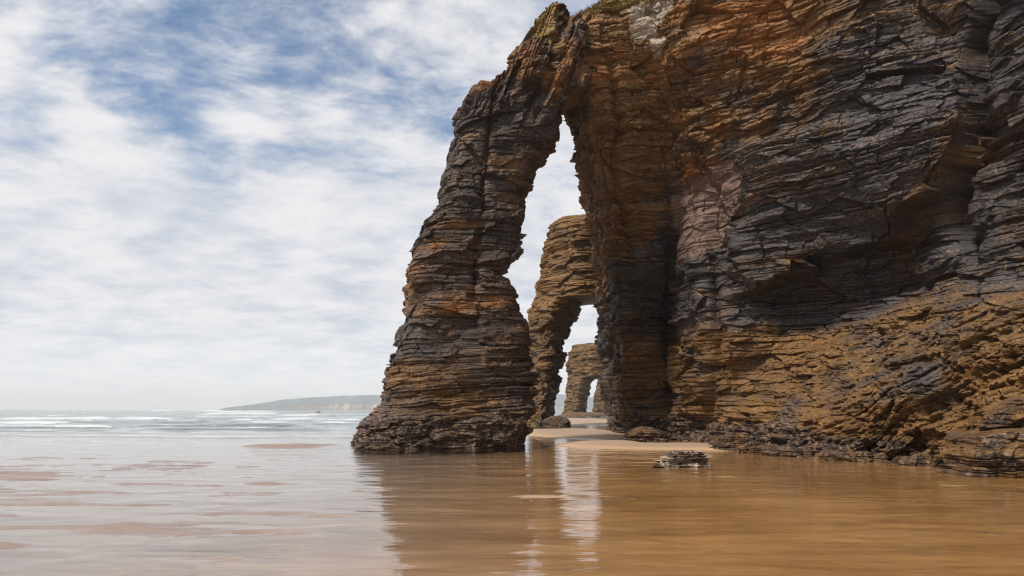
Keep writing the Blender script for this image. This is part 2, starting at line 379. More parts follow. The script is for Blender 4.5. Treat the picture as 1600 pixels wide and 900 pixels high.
def build_cliff():
    zs = [l[0] for l in LV]
    base = []
    for z, pts in LV:
        p = [(PX(a, d), d) for a, d in pts]
        k = max(0.0, z - 21) * 1.0
        p = [(PX(1010, 75) + k, 74.0)] + p + [(22.0 + k, 4.0 - k * .3), (48.0, 2.0), (52.0, 76.0)]
        base.append(p)
    base = np.array(base)                                    # (levels, points, 2)
    npts = base.shape[1]
    ref = base[6]
    ln = np.r_[0, np.cumsum(np.linalg.norm(np.diff(ref, axis=0), axis=1))]
    # dense where the beach sees it
    us = []
    step = {0: 0.35, 1: 0.10}
    for i in range(npts - 1):
        st = 0.040 if 2 <= i <= 10 else (0.10 if i in (1,) else (0.14 if i == 11 else (0.12 if i == 0 else 0.6)))
        us.append(np.arange(ln[i], ln[i + 1], st))
    us = np.concatenate(us)
    z = np.concatenate([np.arange(-0.6, 22.0, 0.024), np.arange(22.0, 26.0, 0.06)])
    lev = catmull(zs, base, z)                                # (rows, points, 2)
    pl = catmull(ln, lev.transpose(1, 0, 2), us).transpose(1, 0, 2)   # (rows, cols, 2)
    nrm = plan_normals(pl, width=21)
    X = pl[..., 0].astype(F32); Y = pl[..., 1].astype(F32); Z = np.repeat(z[:, None], len(us), 1).astype(F32)
    U = np.repeat(us[None], len(z), 0).astype(F32)
    px = 800 + FX * X / np.maximum(Y, 1)
    # beds dip gently; the apron at the right carries steeper broken beds
    apron = sst(U, ln[6], ln[9]) * sst(Z, 6.5, 4.2)
    d1, s, br = bedded(X, Y, Z, U, 3, dip=(0.03, 0.02))
    sap = Z - 0.58 * (X - 14) + 0.28 * (Y - 24)
    d2, s2, br2 = bedded(X, Y, Z, U, 11, amp=1.3, warp=2.2, s_in=sap, levels=((0.7, 1.6, 0.50, 0.30, 3.0), (0.18, 0.55, 0.16, 0.20, 2.6), (0.06, 0.19, 0.06, 0.10, 6.0)))
    pinkm = gauss(X - PX(1098, 34), 1.35) * gauss(Z - PZ(330, 34.0), 1.55)
    pinkm = sst(pinkm + 0.24 * fbm(X / .9, Y / .9, Z / .6, 3, 77), 0.34, 0.42) * sst(px, 1040, 1052)
    d1 = d1 * (1 - 0.5 * pinkm) - 0.22 * pinkm
    pits = sst(fbm(X / .30, Y / .30, Z / .22, 3, 84), .15, .7)
    D = d1 * (1 - apron) + (0.75 * d2 + 0.22 + 0.34 * fbm(X / 1.3, Y / 1.3, Z / .9, 6, 81, 0.58) - 0.22 * pits) * apron
    # slate mass standing proud, broken off along two slanting lips
    nl = 0.5 * fbm(X / 1.6, Y / 1.6, Z / .6, 3, 86)
    zl = np.interp(px, [1150, 1230, 1330, 1440, 1510, 1620], [7.2, 7.8, 8.4, 9.2, 10.2, 10.6]) + 0.7 * nl
    lip = sst(Z - zl, -0.10, 0.22) * sst(Z - zl, 6.5, 0.3) * sst(px + 30 * nl, 1120, 1180) * sst(px, 1545, 1480)
    D += 1.35 * lip
    pl_ = np.interp(Z, [6.5, 8, 10.5, 13.4, 15, 19], [1180, 1170, 1150, 1104, 1075, 1100]) + 26 * nl
    D += 0.50 * sst(px - pl_, -4, 6) * sst(Z, 6.6, 7.6) * sst(Z, 16.5, 13.0)
    D += 0.30 * fbm(X / 4.5, Y / 4.5, Z / 3.2, 3, 21)
    za = np.interp(px, [1150, 1190, 1250, 1330, 1400, 1480, 1700], [0.0, 0.9, 2.4, 4.2, 5.7, 6.9, 7.5]) + 0.25 * nl
    D += 0.45 * sst(za - Z, -0.08, 0.30) * sst(px, 1150, 1200)
    # vertical clefts
    def cleft(u0, wdt, dep, z0, z1, lean=0.0, sd=0):
        c = U - (u0 + lean * (Z - 8) + 0.35 * vnoise(Z / 1.3, Z * 0, Z * 0, 90 + sd))
        return -dep * np.exp(-np.abs(c / wdt) ** 1.6) * sst(Z, z0, z0 + 1.2) * sst(Z, z1, z1 - 1.5)
    u_p9 = ln[10]; u_cr = ln[4]
    D += cleft(u_cr + .2, 0.45, 1.1, 1.0, 12.0, 0.05, 1)
    D += cleft(u_p9 + 0.3, 0.30, 1.4, 7.5, 22.0, 0.02, 2)
    D += cleft(u_p9 + 0.7, 0.25, 0.6, 6.6, 9.4, 0.05, 3)
    D += cleft(ln[5] + 1.0, 0.16, 0.5, 0.5, 9.0, 0.03, 4)
    D += cleft(ln[3] + 1.3, 0.25, 0.5, 9.5, 19.0, -0.05, 5)
    # rough, mussel covered foot with hollows
    foot = sst(Z, 2.0, 0.9)
    D += foot * (0.22 * fbm(X / .55, Y / .55, Z / .35, 4, 31) + 0.10 * np.abs(fbm(X / .2, Y / .2, Z / .13, 2, 33)) - 0.5 * sst(vnoise(X / 1.4, Y / 1.4, Z / 1.1, 35), .25, .7))
    hid = (us < ln[1]) | (us > ln[12])
    D[:, hid] *= 0.6
    X2 = X + nrm[..., 0] * D; Y2 = Y + nrm[..., 1] * D
    Z2 = Z + 0.05 * vnoise(X / .7, Y / .7, Z / .7, 41)
    # colour zones of the real rock
    n = fbm(X / 3.0, Y / 3.0, Z / 2.0, 4, 51)
    n2 = fbm(X / 1.2, Y / 1.2, Z / 0.5, 3, 52)
    lowb = sst(Z + 0.25 * n, 6.3, 5.3) * sst(U, ln[2], ln[3])
    topl = sst(Z - 0.9 * (X - 9) + 1.2 * n, 11.0, 15.5)
    nose = sst(X, 8.6, 7.0) * sst(Z, 8.5, 11.5)
    och = np.clip(0.17 + 0.52 * lowb + 0.55 * topl + 0.5 * nose + 0.25 * n + 0.12 * n2, 0, 1)
    och = np.maximum(och, apron * (0.62 + 0.25 * n))
    rust = np.clip(0.20 * topl + 0.14 + 0.25 * n * topl + 0.40 * gauss(X - PX(1090, 32), 1.4) * gauss(Z - PZ(40, 32), 2.5) + 0.45 * gauss(X - PX(1080, 34), 0.9) * gauss(Z - PZ(268, 34), 0.8), 0, 1)
    pale = sst(gauss(X - PX(1012, 32), 0.75) * gauss(Z - PZ(20, 32), 1.6) + 0.45 * n2, 0.42, 0.6) * sst(X, PX(1075, 32), PX(1045, 32)) * sst(Z, 17.5, 19)
    mus = sst(Z + 0.55 * n + 0.3 * n2 + 0.6 * sst(px, 1200, 1350), 1.75, 0.8)
    moss = sst(Z + 0.5 * n, 20.6, 21.6) * sst(X, 12, 8)
    co = np.stack([X2, Y2, Z2], -1)
    a = dict(warm=np.clip(0.25 + 0.5 * topl + 0.5 * n, 0, 1), ochre=och, pink=pinkm * 0.9, pale=pale, rust=rust, mussel=mus, moss=moss,
             bed=s * (1 - apron) + s2 * apron, bedr=br * (1 - apron) + br2 * apron)
    o = mesh_grid('cliff_wall', co, True, a, ROCK, None, cap_top=True)
    attach(o, cliff)
    return X2, Y2, Z2, moss, nrm


def loft_pillar(name, rows, seed, step_u=0.04, step_z=0.024, dip=(0.04, 0.02), amp=1.0, sup=2.6, rot=0.0, root=None, zone=None, extra=None, foot_z=1.4, open_j=1.0):
    """rows: (z, left px, right px, centre depth, half thickness) -> closed displaced rock column"""
    rows = sorted(rows); zs = [r[0] for r in rows]
    v = np.array([(PX((r[1] + r[2]) / 2, r[3]), r[3], (r[2] - r[1]) / 2 / FX * r[3], r[4]) for r in rows])
    z = np.arange(zs[0], zs[-1], step_z)
    # straight interpolation keeps the angular profile
    vv = np.stack([np.interp(z, zs, v[:, k]) for k in range(4)], 1)
    k = max(1, int(0.10 / step_z)); ker = np.ones(2 * k + 1) / (2 * k + 1)
    vv = np.stack([np.convolve(np.pad(vv[:, j], k, mode='edge'), ker, 'valid') for j in range(4)], 1)
    a_m, b_m = vv[:, 2].mean(), vv[:, 3].mean()
    nu = int(2 * math.pi * max(a_m, b_m) / step_u)
    th = np.linspace(0, 2 * math.pi, nu, endpoint=False)
    ct, st = np.cos(th), np.sin(th)
    cx = np.sign(ct) * np.abs(ct) ** (2 / sup); sy = np.sign(st) * np.abs(st) ** (2 / sup)
    # turned plan: a corner of the column faces the beach
    cr, sr = math.cos(rot), math.sin(rot)
    cx, sy = cx * cr - sy * sr, cx * sr + sy * cr
    cx /= np.abs(cx).max(); sy /= np.abs(sy).max()
    pl = np.stack([vv[:, 0, None] + vv[:, 2, None] * cx, vv[:, 1, None] + vv[:, 3, None] * sy], -1)
    nrm = plan_normals(pl, close=True, width=max(3, int(0.6 / step_u)))
    X = pl[..., 0].astype(F32); Y = pl[..., 1].astype(F32); Z = np.repeat(z[:, None], nu, 1).astype(F32)
    arc = np.r_[0, np.cumsum(np.hypot(np.diff(a_m * cx), np.diff(b_m * sy)))]
    U = np.repeat(arc[None], len(z), 0).astype(F32)
    D, s, br = bedded(X, Y, Z, U, seed, dip=dip, amp=amp, open_j=open_j, levels=((0.55, 1.7, 0.07, 0.12, 2.4), (0.18, 0.55, 0.08, 0.15, 2.6), (0.06, 0.19, 0.045, 0.065, 9.0)))
    if extra is not None: D, s, br = extra(X, Y, Z, U, D, s, br)
    D += 0.16 * amp * fbm(X / 2.6, Y / 2.6, Z / 2.2, 3, seed + 40)
    foot = sst(Z, foot_z + .4, foot_z * .5)
    D += foot * (0.16 * fbm(X / .5, Y / .5, Z / .35, 4, seed + 50) + 0.08 * np.abs(fbm(X / .2, Y / .2, Z / .13, 2, seed + 51)) - 0.25 * sst(vnoise(X / 1.2, Y / 1.2, Z / .7, seed + 52), .25, .7))
    X2 = X + nrm[..., 0] * D; Y2 = Y + nrm[..., 1] * D; Z2 = Z + 0.05 * vnoise(X / .7, Y / .7, Z / .7, seed + 60)
    n = fbm(X / 2.4, Y / 2.4, Z / 1.6, 4, seed + 61)
    a = rock_attrs(X.shape, **zone(X, Y, Z, n)); a['bed'] = s; a['bedr'] = br
    o = mesh_grid(name, np.stack([X2, Y2, Z2], -1), True, a, ROCK, None, cap_top=True)
    if root: attach(o, root)
    return o


def prof(left, right, depth):
    """turn two pixel profiles {row: column} and a depth function into loft rows"""
    ys = sorted(set(left) | set(right))
    ly, ry = sorted(left), sorted(right)
    out = []
    for y in ys:
        l = np.interp(y, ly, [left[k] for k in ly]); r = np.interp(y, ry, [right[k] for k in ry])
        d, b = depth(y)
        out.append((PZ(y, d), l, r, d, b))
    return out


PL = {722: 548, 700: 545, 690: 546, 680: 550, 660: 557, 648: 572, 640: 580, 625: 587, 600: 593, 580: 601, 560: 607, 540: 613, 515: 616, 503: 626, 470: 632, 440: 635, 420: 640, 400: 643, 380: 648, 368: 654, 350: 675, 335: 688, 300: 686, 270: 689, 240: 695, 215: 702, 190: 714, 170: 722, 150: 731, 142: 742, 136: 772, 110: 780, 100: 786, 85: 797, 70: 806, 50: 828, 40: 842, 30: 851, 20: 858}
PR = {722: 812, 700: 816, 690: 820, 670: 828, 640: 834, 600: 836, 570: 833, 545: 825, 520: 819, 500: 811, 480: 805, 460: 797, 440: 789, 429: 784, 424: 800, 408: 803, 404: 809, 380: 811, 370: 819, 350: 821, 330: 821, 310: 826, 290: 831, 270: 837, 257: 848, 240: 854, 230: 866, 215: 872, 200: 870, 182: 873, 168: 877, 160: 906, 150: 915, 100: 915, 60: 908, 45: 898, 38: 884, 20: 874}


def arch_depth(y):
    d = np.interp(y, [20, 180, 420, 640, 722], [33.6, 33.6, 33.2, 33.0, 33.0])
    b = np.interp(y, [20, 40, 130, 200, 420, 640, 660, 722], [0.8, 1.8, 2.3, 2.4, 2.6, 3.0, 3.25, 3.4])
    return d, b


def arch_extra(X, Y, Z, U, D, s, br):
    # the crown of the arch is made of beds tipped almost upright
    m = sst(Z, 14.2, 16.2)
    s2 = 0.93 * X - 0.36 * Z
    Dv, sv, bv = bedded(X, Y, Z, Z * 1.0, 29, warp=1.2, s_in=s2, levels=((0.5, 1.2, 0.5, 0.3, 1.8), (0.2, 0.5, 0.22, 0.24, 1.2), (0.06, 0.2, 0.10, 0.12, 2.5)))
    D = D * (1 - 0.6 * m) + Dv * 0.9 * m
    # a long vertical crack down the leg
    c = X - (-1.55 + 0.10 * (Z - 9) + 0.2 * vnoise(Z / 1.5, Z * 0, Z * 0, 5))
    D -= 0.40 * np.exp(-np.abs(c) / 0.10) * sst(Z, 6.0, 8.0) * (Y < 33)
    D -= 0.28 * sst(vnoise(X / 1.1, Y / 1.1, X * 0, 12), -.4, .3) * gauss(Z - 2.15 - 0.12 * vnoise(X / 1.5, X * 0, X * 0, 8), 0.13)       # notch over the wave-cut ledge
    return D, s * (1 - m) + sv * m, br * (1 - m) + bv * m


def arch_zone(X, Y, Z, n):
    return dict(warm=np.clip(0.75 + .4 * n, 0, 1), ochre=np.clip(0.04 + 0.27 * sst(Z + .5 * n, 4.9, 4.2) + 0.24 * sst(Z, 10, 13) + 0.25 * n, 0, 1),
                rust=np.clip(0.34 * sst(Z, 12.5, 16) + 0.15 + 0.26 * gauss(Z - 8, 2.5) + 0.15 * n, 0, 1),
                pink=0.30 * sst(Z, 15, 16.5) * sst(n, -0.2, 0.6),
                mussel=sst(Z + .3 * n, 1.9, 1.2) * 0.9, moss=0.66 * sst(Z + 0.9 * X - 1.6 + 0.5 * n, 17.4, 18.8) * sst(X, 2.9, 1.8))


# ------------------------------------------------------------------ build the rocks
cx_, cy_, cz_, cm_, cn_ = build_cliff()
loft_pillar('arch_pillar', prof(PL, PR, arch_depth), 5, root=cliff, zone=arch_zone, extra=arch_extra, sup=4.0, dip=(0.05, 0.0), rot=R(14), amp=0.75)

# turf along the seaward edge of the cliff top
gm, t, out = material('turf')
P = t.node('ShaderNodeNewGeometry').outputs['Position']
c = t.mix(t.noise(P, 3.0, 3, .6), (0.11, 0.085, 0.02), (0.28, 0.19, 0.06))
b = t.node('ShaderNodeBsdfPrincipled', {'Base Color': c, 'Roughness': 0.7}); t.l.new(b.outputs[0], out.inputs[0])
rng = np.random.default_rng(4)
cand = np.argwhere((cm_ > 0.45) & (cy_ < 43) & (cx_ < 13) & (cz_ > 20.4))
pick = cand[rng.integers(0, len(cand), 9000)]
gv, gf = [], []
for r, q in pick:
    p = np.array([cx_[r, q], cy_[r, q], cz_[r, q] - .03]); hgt = rng.uniform(.08, .26); a = rng.uniform(0, 6.283); wd = rng.uniform(.012, .03)
    ln = np.array([cn_[r, q, 0] * .10 + rng.normal(0, .06), cn_[r, q, 1] * .10 + rng.normal(0, .06), hgt])
    sd_ = np.array([math.cos(a), math.sin(a), 0]) * wd
    i = len(gv); gv += [p - sd_, p + sd_, p + ln * .6 + sd_ * .6, p + ln * .6 - sd_ * .6, p + ln + np.array([cn_[r, q, 0], cn_[r, q, 1], -.3]) * hgt * .35]
    gf += [(i, i + 1, i + 2, i + 3), (i + 3, i + 2, i + 4)]
me = bpy.data.meshes.new('grass'); me.from_pydata([tuple(map(float, v)) for v in gv], [], gf); me.update(); me.materials.append(gm)
go = bpy.data.objects.new('grass', me); C.objects.link(go); attach(go, cliff); go['kind'] = 'stuff'

# second arch, further along the beach
arch2 = empty('rock_arch', (4, 72, 0))
tag(arch2, 'brown rock arch standing behind the main arch, seen through its tall opening', 'rock arch', 'smaller arches behind the cliff')
A2L = {668: 833, 640: 830, 600: 828, 560: 824, 530: 821, 500: 825, 470: 833, 440: 839, 420: 844, 390: 850, 365: 857, 352: 861, 342: 872}
A2R = {668: 858, 640: 862, 600: 872, 560: 880, 530: 888, 500: 898, 482: 906, 474: 914, 468: 985, 440: 990, 400: 985, 342: 975}


def far_zone(X, Y, Z, n):
    return dict(warm=0.9, ochre=np.clip(0.58 + 0.3 * sst(Z, 5, 15) + 0.35 * n, 0, 1), rust=np.clip(0.22 * sst(Z, 6, 14) + 0.12 + .15 * n, 0, 1), mussel=0.8 * sst(Z + .4 * n, 1.8, 0.8), moss=0.55 * sst(Z + .6 * n, 19.5, 21.5))


loft_pillar('arch_span', prof(A2L, A2R, lambda y: (72, np.interp(y, [342, 355, 470, 668], [1.8, 3.0, 3.4, 3.8]))), 7, 0.12, 0.06, root=arch2, zone=far_zone, amp=1.0, sup=5, rot=R(32))
loft_pillar('arch_leg', [(-0.5, 972, 1016, 63, 5), (1.7, 968, 1016, 63, 5), (5, 962, 1000, 63, 5), (9, 952, 1008, 64, 6), (14, 946, 1000, 66, 6), (20, 940, 1010, 66, 6)], 8, 0.12, 0.06, root=arch2, zone=lambda X, Y, Z, n: dict(ochre=np.clip(.2 + .3 * n, 0, 1), mussel=0.8 * sst(Z + .4 * n, 2.2, 1.0)), amp=1.2)
arch3 = empty('rock_arch', (20, 190, 0))
tag(arch3, 'distant small flat topped rock arch framed by the second arch opening', 'rock arch', 'smaller arches behind the cliff')
A3L = {651: 880, 640: 883, 620: 886, 590: 888, 575: 885, 566: 888, 548: 891, 540: 894, 538: 897}
A3R = {651: 911, 640: 913, 620: 917, 600: 921, 593: 926, 588: 975, 560: 975, 538: 972}
loft_pillar('arch_span', prof(A3L, A3R, lambda y: (190, np.interp(y, [538, 545, 651], [5, 7, 8]))), 13, 0.3, 0.14, root=arch3, zone=far_zone, amp=1.3, sup=5, rot=R(30))
stack = loft_pillar('sea_stack', [(-1, 924, 950, 245, 5), (3, 927, 950, 245, 5), (8, 931, 950, 245, 5), (12, 934, 948, 245, 4), (13.5, 937, 944, 245, 2)], 15, 0.4, 0.2, zone=far_zone, amp=1.2)
tag(stack, 'pale narrow rock stack seen through the most distant arch', 'sea stack')


# ------------------------------------------------------------------ loose rocks
def boulder(name, px, d, wid, hgt, dep, seed, label, group=None, zone=None, steps=(0.02, 0.015), sink=0.12, amp=0.4, taper=0.7, levels=None, sup=2.8, skew=0.0, rot=0.0):
    x0 = PX(px, d)
    nz = max(24, int(hgt / steps[1])); t = np.linspace(0, 1, nz)
    nu = max(40, int(math.pi * wid / steps[0])); th = np.linspace(0, 2 * math.pi, nu, endpoint=False)
    ct, st = np.cos(th), np.sin(th)
    cx = np.sign(ct) * np.abs(ct) ** (2 / sup); sy = np.sign(st) * np.abs(st) ** (2 / sup)
    rad = (1 - (1 - taper) * t) * np.clip(1 - t ** (5 if sup < 4 else 16), 0.0, 1) ** 0.6 + 0.02
    lump = 1 + 0.16 * vnoise(ct[None] * 1.5 + 0 * t[:, None], st[None] * 1.5 + 0 * t[:, None], t[:, None] * 2 + 0 * ct[None], seed)
    X = wid / 2 * rad[:, None] * cx[None] * lump + skew * t[:, None]; Y = dep / 2 * rad[:, None] * sy[None] * lump
    c, s_ = math.cos(rot), math.sin(rot)
    X, Y = (X * c - Y * s_), (X * s_ + Y * c)
    Z = np.repeat((-sink + (hgt + sink) * t)[:, None], nu, 1) * (1 + 0.10 * vnoise(X * 1.3 / wid * 2, Y * 1.3 / dep * 2, X * 0 + seed, seed))
    X = X.astype(F32); Y = Y.astype(F32); Z = Z.astype(F32)
    U = np.repeat((th * wid / 2)[None], nz, 0).astype(F32)
    sc = hgt / 1.6
    lv = levels or ((0.30 * sc, 0.8 * sc, 0.22 * sc, 0.30 * sc, 2.0), (0.10 * sc, 0.28 * sc, 0.10 * sc, 0.14 * sc, 2.0), (0.04 * sc, 0.12 * sc, 0.05 * sc, 0.06 * sc, 3.0))
    D, s, br = bedded(X + seed * 3, Y, Z, U, seed, amp=amp, warp=0.25 * sc, levels=lv)
    D = D * 1.0 + 0.05 * sc * fbm(X / (.25 * sc), Y / (.25 * sc), Z / (.2 * sc), 3, seed + 2)
    nr = np.stack([cx * 0 + ct, st], -1)
    f = np.clip(rad * 1.4, 0, 1)[:, None]
    X2 = X + x0 + nr[None, :, 0] * D * f; Y2 = Y + d + nr[None, :, 1] * D * f
    Z2 = Z + 0.04 * sc * fbm(X / (.3 * sc), Y / (.3 * sc), Z * 0, 3, seed + 4)
    n = fbm(X / (.6 * sc), Y / (.6 * sc), Z / (.5 * sc), 4, seed + 6)
    a = rock_attrs(X.shape, **(zone(X, Y, Z, n) if zone else dict(mussel=0.8, ochre=0.4))); a['bed'] = s; a['bedr'] = br
    o = mesh_grid(name, np.stack([X2 - x0, Y2 - d, Z2], -1), True, a, ROCK, None, cap_top=True)
    o.location = (x0, d, 0)
    tag(o, label, 'rock', group)
    return o


mz = lambda X, Y, Z, n: dict(mussel=0.55 + .4 * n, warm=1.0, ochre=0.6)
boulder('boulder', 1077, 20.6, 1.6, 0.52, 1.0, 21, 'low boulder with pale stone and black mussels alone in the shallow pool', zone=lambda X, Y, Z, n: dict(mussel=0.34 + 0.9 * n + 0.25 * sst(Z, .2, .4), pale=0.74, ochre=0.8, warm=1.0), steps=(0.012, 0.010), amp=0.8, taper=0.74)
boulder('seaweed_rock', 1028, 20.3, 0.42, 0.09, 0.3, 22, 'tiny weedy rock tip poking from the pool beside the mussel boulder', zone=lambda X, Y, Z, n: dict(moss=0.5, mussel=0.5), steps=(0.012, 0.006), amp=0.5)
BLK = ((.5, .95, .12, .22, 1.5), (.2, .45, .08, .16, 1.5), (.06, .16, .02, .04, 4))
rs = boulder('boulder', 1592, 18.4, 2.3, 1.15, 2.0, 23, 'large blocky purple brown boulder stack at the right foot of the cliff', zone=lambda X, Y, Z, n: dict(mussel=0.40 + .6 * n, pink=0.30, ochre=0.7, warm=1.0), steps=(0.02, 0.012), amp=1.0, taper=0.93, sup=4.0, levels=BLK)
boulder('boulder', 1625, 19.2, 2.0, 2.1, 1.8, 24, 'squared block resting above the blocky boulder at the right edge', zone=lambda X, Y, Z, n: dict(mussel=0.40 + .6 * n, pink=0.30, ochre=0.7, warm=1.0), steps=(0.02, 0.012), amp=1.0, taper=0.9, sup=4.0, levels=BLK)
boulder('boulder', 868, 68.5, 3.0, 1.15, 2.4, 25, 'dark rounded boulder at the foot of the second arch leg', zone=mz, steps=(0.06, 0.03), taper=0.75)
boulder('boulder', 845, 70, 2.4, 1.9, 2.4, 26, 'taller brown boulder leaning on the second arch leg', zone=lambda X, Y, Z, n: dict(mussel=0.3 + .4 * n, ochre=0.7), steps=(0.06, 0.03), taper=0.8)
boulder('rock_platform', 912, 178, 13, 1.0, 8, 27, 'low rock shelf around the foot of the distant arch', zone=lambda X, Y, Z, n: dict(ochre=.6, mussel=.3 + .3 * n), steps=(0.25, 0.05), taper=0.85)
boulder('boulder', 929, 150, 2.8, 0.75, 2, 28, 'small dark rock on the far sand before the distant arch', zone=mz, steps=(0.1, 0.04))
boulder('boulder', 1006, 37.2, 2.4, 0.75, 1.6, 29, 'mussel crusted boulder at the cliff foot beside the sand bar', zone=mz, steps=(0.03, 0.02), amp=0.7)
boulder('boulder', 1150, 28.6, 2.0, 0.75, 1.4, 30, 'dark mussel boulder at the toe of the sloping rock apron', zone=mz, steps=(0.03, 0.015), amp=0.7)
boulder('boulder', 592, 29.6, 1.9, 0.55, 1.3, 31, 'low weedy boulder at the seaward foot of the arch', zone=lambda X, Y, Z, n: dict(mussel=.4 + .4 * n, moss=.25 + .3 * n, ochre=.5), steps=(0.03, 0.015), amp=0.7)
rng = np.random.default_rng(8)
first = []
for k in range(16):
    px = (1105, 1128, 1165, 1186, 1210, 1232, 1262, 1290, 1315, 1348, 1380, 1412, 1440, 1478, 1500, 1190)[k]
    dd = np.interp(px, [1100, 1140, 1200, 1300, 1420, 1520], [33.6, 29.4, 26.2, 23.6, 22.2, 20.3]) - rng.uniform(0.0, .7)
    sz = rng.uniform(.35, .95)
    if k < 4:
        o = boulder('foot_stone', px, dd, sz * 1.5, sz * .5, sz, 40 + k, 'small dark mussel covered stone at the water edge under the sloping cliff foot', 'stones along the cliff foot', zone=mz, steps=(0.03, 0.015), amp=0.5, taper=0.8); first.append(o)
    else:
        o = first[k % 4].copy(); C.objects.link(o); o.location = (PX(px, dd), dd, 0); o.rotation_euler = (0, 0, rng.uniform(0, 6.28)); q = rng.uniform(.7, 1.25); o.scale = (q, q, q)
boulder('boulder', 497, 400, 3.0, 0.7, 2, 32, 'tiny dark rock in the surf before the headland', zone=mz, steps=(0.3, 0.1))

# ------------------------------------------------------------------ sand
def fan(d0, d1, nrow, ncol, half, power=1.0, apex=6.0):
    q = np.linspace(1 / (d0 + apex), 1 / (d1 + apex), nrow); r = 1 / q
    t = np.linspace(-1, 1, ncol); t = np.sign(t) * np.abs(t) ** 1.15 * math.tan(half)
    X = r[:, None] * t[None]; Y = np.repeat((r - apex)[:, None], ncol, 1)
    return X.astype(F32), Y.astype(F32)


def sand_height(X, Y):
    h = -0.035 - 0.0 * X
    # seaward deepening
    sea = np.clip((Y - 36 + 0.35 * X * (X < 0)) / 60, 0, 60) * sst(X, 3 + 0 * Y, -8)
    far = sst(Y, 110, 260)
    h = h - 0.9 * sea * (Y > 0) - 3 * far
    # ripples left by the ebb, long across the view
    r = fbm(X / 1.4, Y / 0.34, X * 0, 4, 61, 0.55)
    r2 = fbm(X / 5.5, Y / 2.2, X * 0, 2, 65)
    lft = sst(X + 0.12 * Y, 1.5, -4.0)
    h += (0.019 + 0.024 * lft * sst(Y, 30, 20)) * r + 0.018 * r2 + lft * 0.012 * sst(Y, 24, 14)
    def bar(x, y, rx, ry, a, sk=0.0, sd=0):
        dx = (X - x); dy = (Y - y - sk * dx)
        rr = np.hypot(dx / rx, dy / ry) + 0.16 * vnoise(X / (rx * .5), Y / (ry * .5), X * 0, 70 + sd)
        return a * sst(rr, 1.25, 0.5)
    h = np.maximum(h, -0.5)
    for b in [(6.6, 31.2, 4.6, 3.0, .17, -0.25, 1), (3.9, 32.6, 2.2, 1.2, .13, 0.0, 9), (4.7, 50, 3.9, 11.0, .18, 0, 2), (9, 118, 8, 44, .25, 0, 3),
              (-9.6, 31.8, 2.7, 1.7, .13, 0, 5), (-13.6, 17.4, 2.9, 1.25, .085, 0, 6), (0.4, 13.3, 1.0, .30, .05, 0.12, 7)]:
        h += bar(*b)
    # scour pool round the arch foot
    h -= 0.22 * np.exp(-(np.hypot((X + 3.4) / 5.2, (Y - 31) / 5.0)) ** 4)
    return h


sm, t, out = material('wet_sand')
P = t.node('ShaderNodeNewGeometry').outputs['Position']
spz = t.node('ShaderNodeSeparateXYZ', {0: P}).outputs[2]
n1 = t.ss(t.noise(t.scale(P, (0.22, 1.0, 1.0)), 0.9, 7, 0.66), 0.30, 0.70); n2 = t.noise(t.scale(P, (0.5, 1.6, 1)), 5.0, 6, 0.65); n3 = t.noise(P, 160.0, 3, 0.7)
c = t.mix(n1, (0.25, 0.185, 0.150), (0.34, 0.262, 0.215))
gold = t.ss(t.node('ShaderNodeSeparateXYZ', {0: P}).outputs[0], -5.0, 3.0)
c = t.mix(gold, c, t.mix(n1, (0.28, 0.134, 0.048), (0.55, 0.295, 0.115)))
c = t.mix(t.math('MULTIPLY', t.ss(n2, 0.5, 0.75), 0.35), c, (0.50, 0.33, 0.20))
c = t.mix(0.4, c, t.mix(n3, (0.6, 0.6, 0.6), (1, 1, 1)), 'MULTIPLY')
c = t.mix(t.ss(spz, -0.012, 0.004), c, t.mix(gold, (0.235, 0.170, 0.135), (0.42, 0.275, 0.16)))
dry = t.ss(spz, 0.05, 0.12)
c = t.mix(dry, c, t.mix(n3, (0.27, 0.180, 0.118), (0.36, 0.250, 0.17)))
ro = t.node('ShaderNodeMapRange', {0: spz, 1: 0.0, 2: 0.05, 3: 0.22, 4: 0.65}).outputs[0]
bp = t.node('ShaderNodeBump', {'Height': t.math('ADD', t.math('MULTIPLY', n2, 1.0), t.math('MULTIPLY', n3, 0.05)), 'Strength': 0.5, 'Distance': 0.02})
b = t.node('ShaderNodeBsdfPrincipled', {'Base Color': c, 'Roughness': ro, 'Normal': bp.outputs[0]})
t.l.new(b.outputs[0], out.inputs[0])
X, Y = fan(-2.0, 6500, 1100, 900, R(66))
sand = mesh_grid('sand', np.stack([X, Y, sand_height(X, Y)], -1), False, None, sm, smooth=True)
tag(sand, kind='structure')

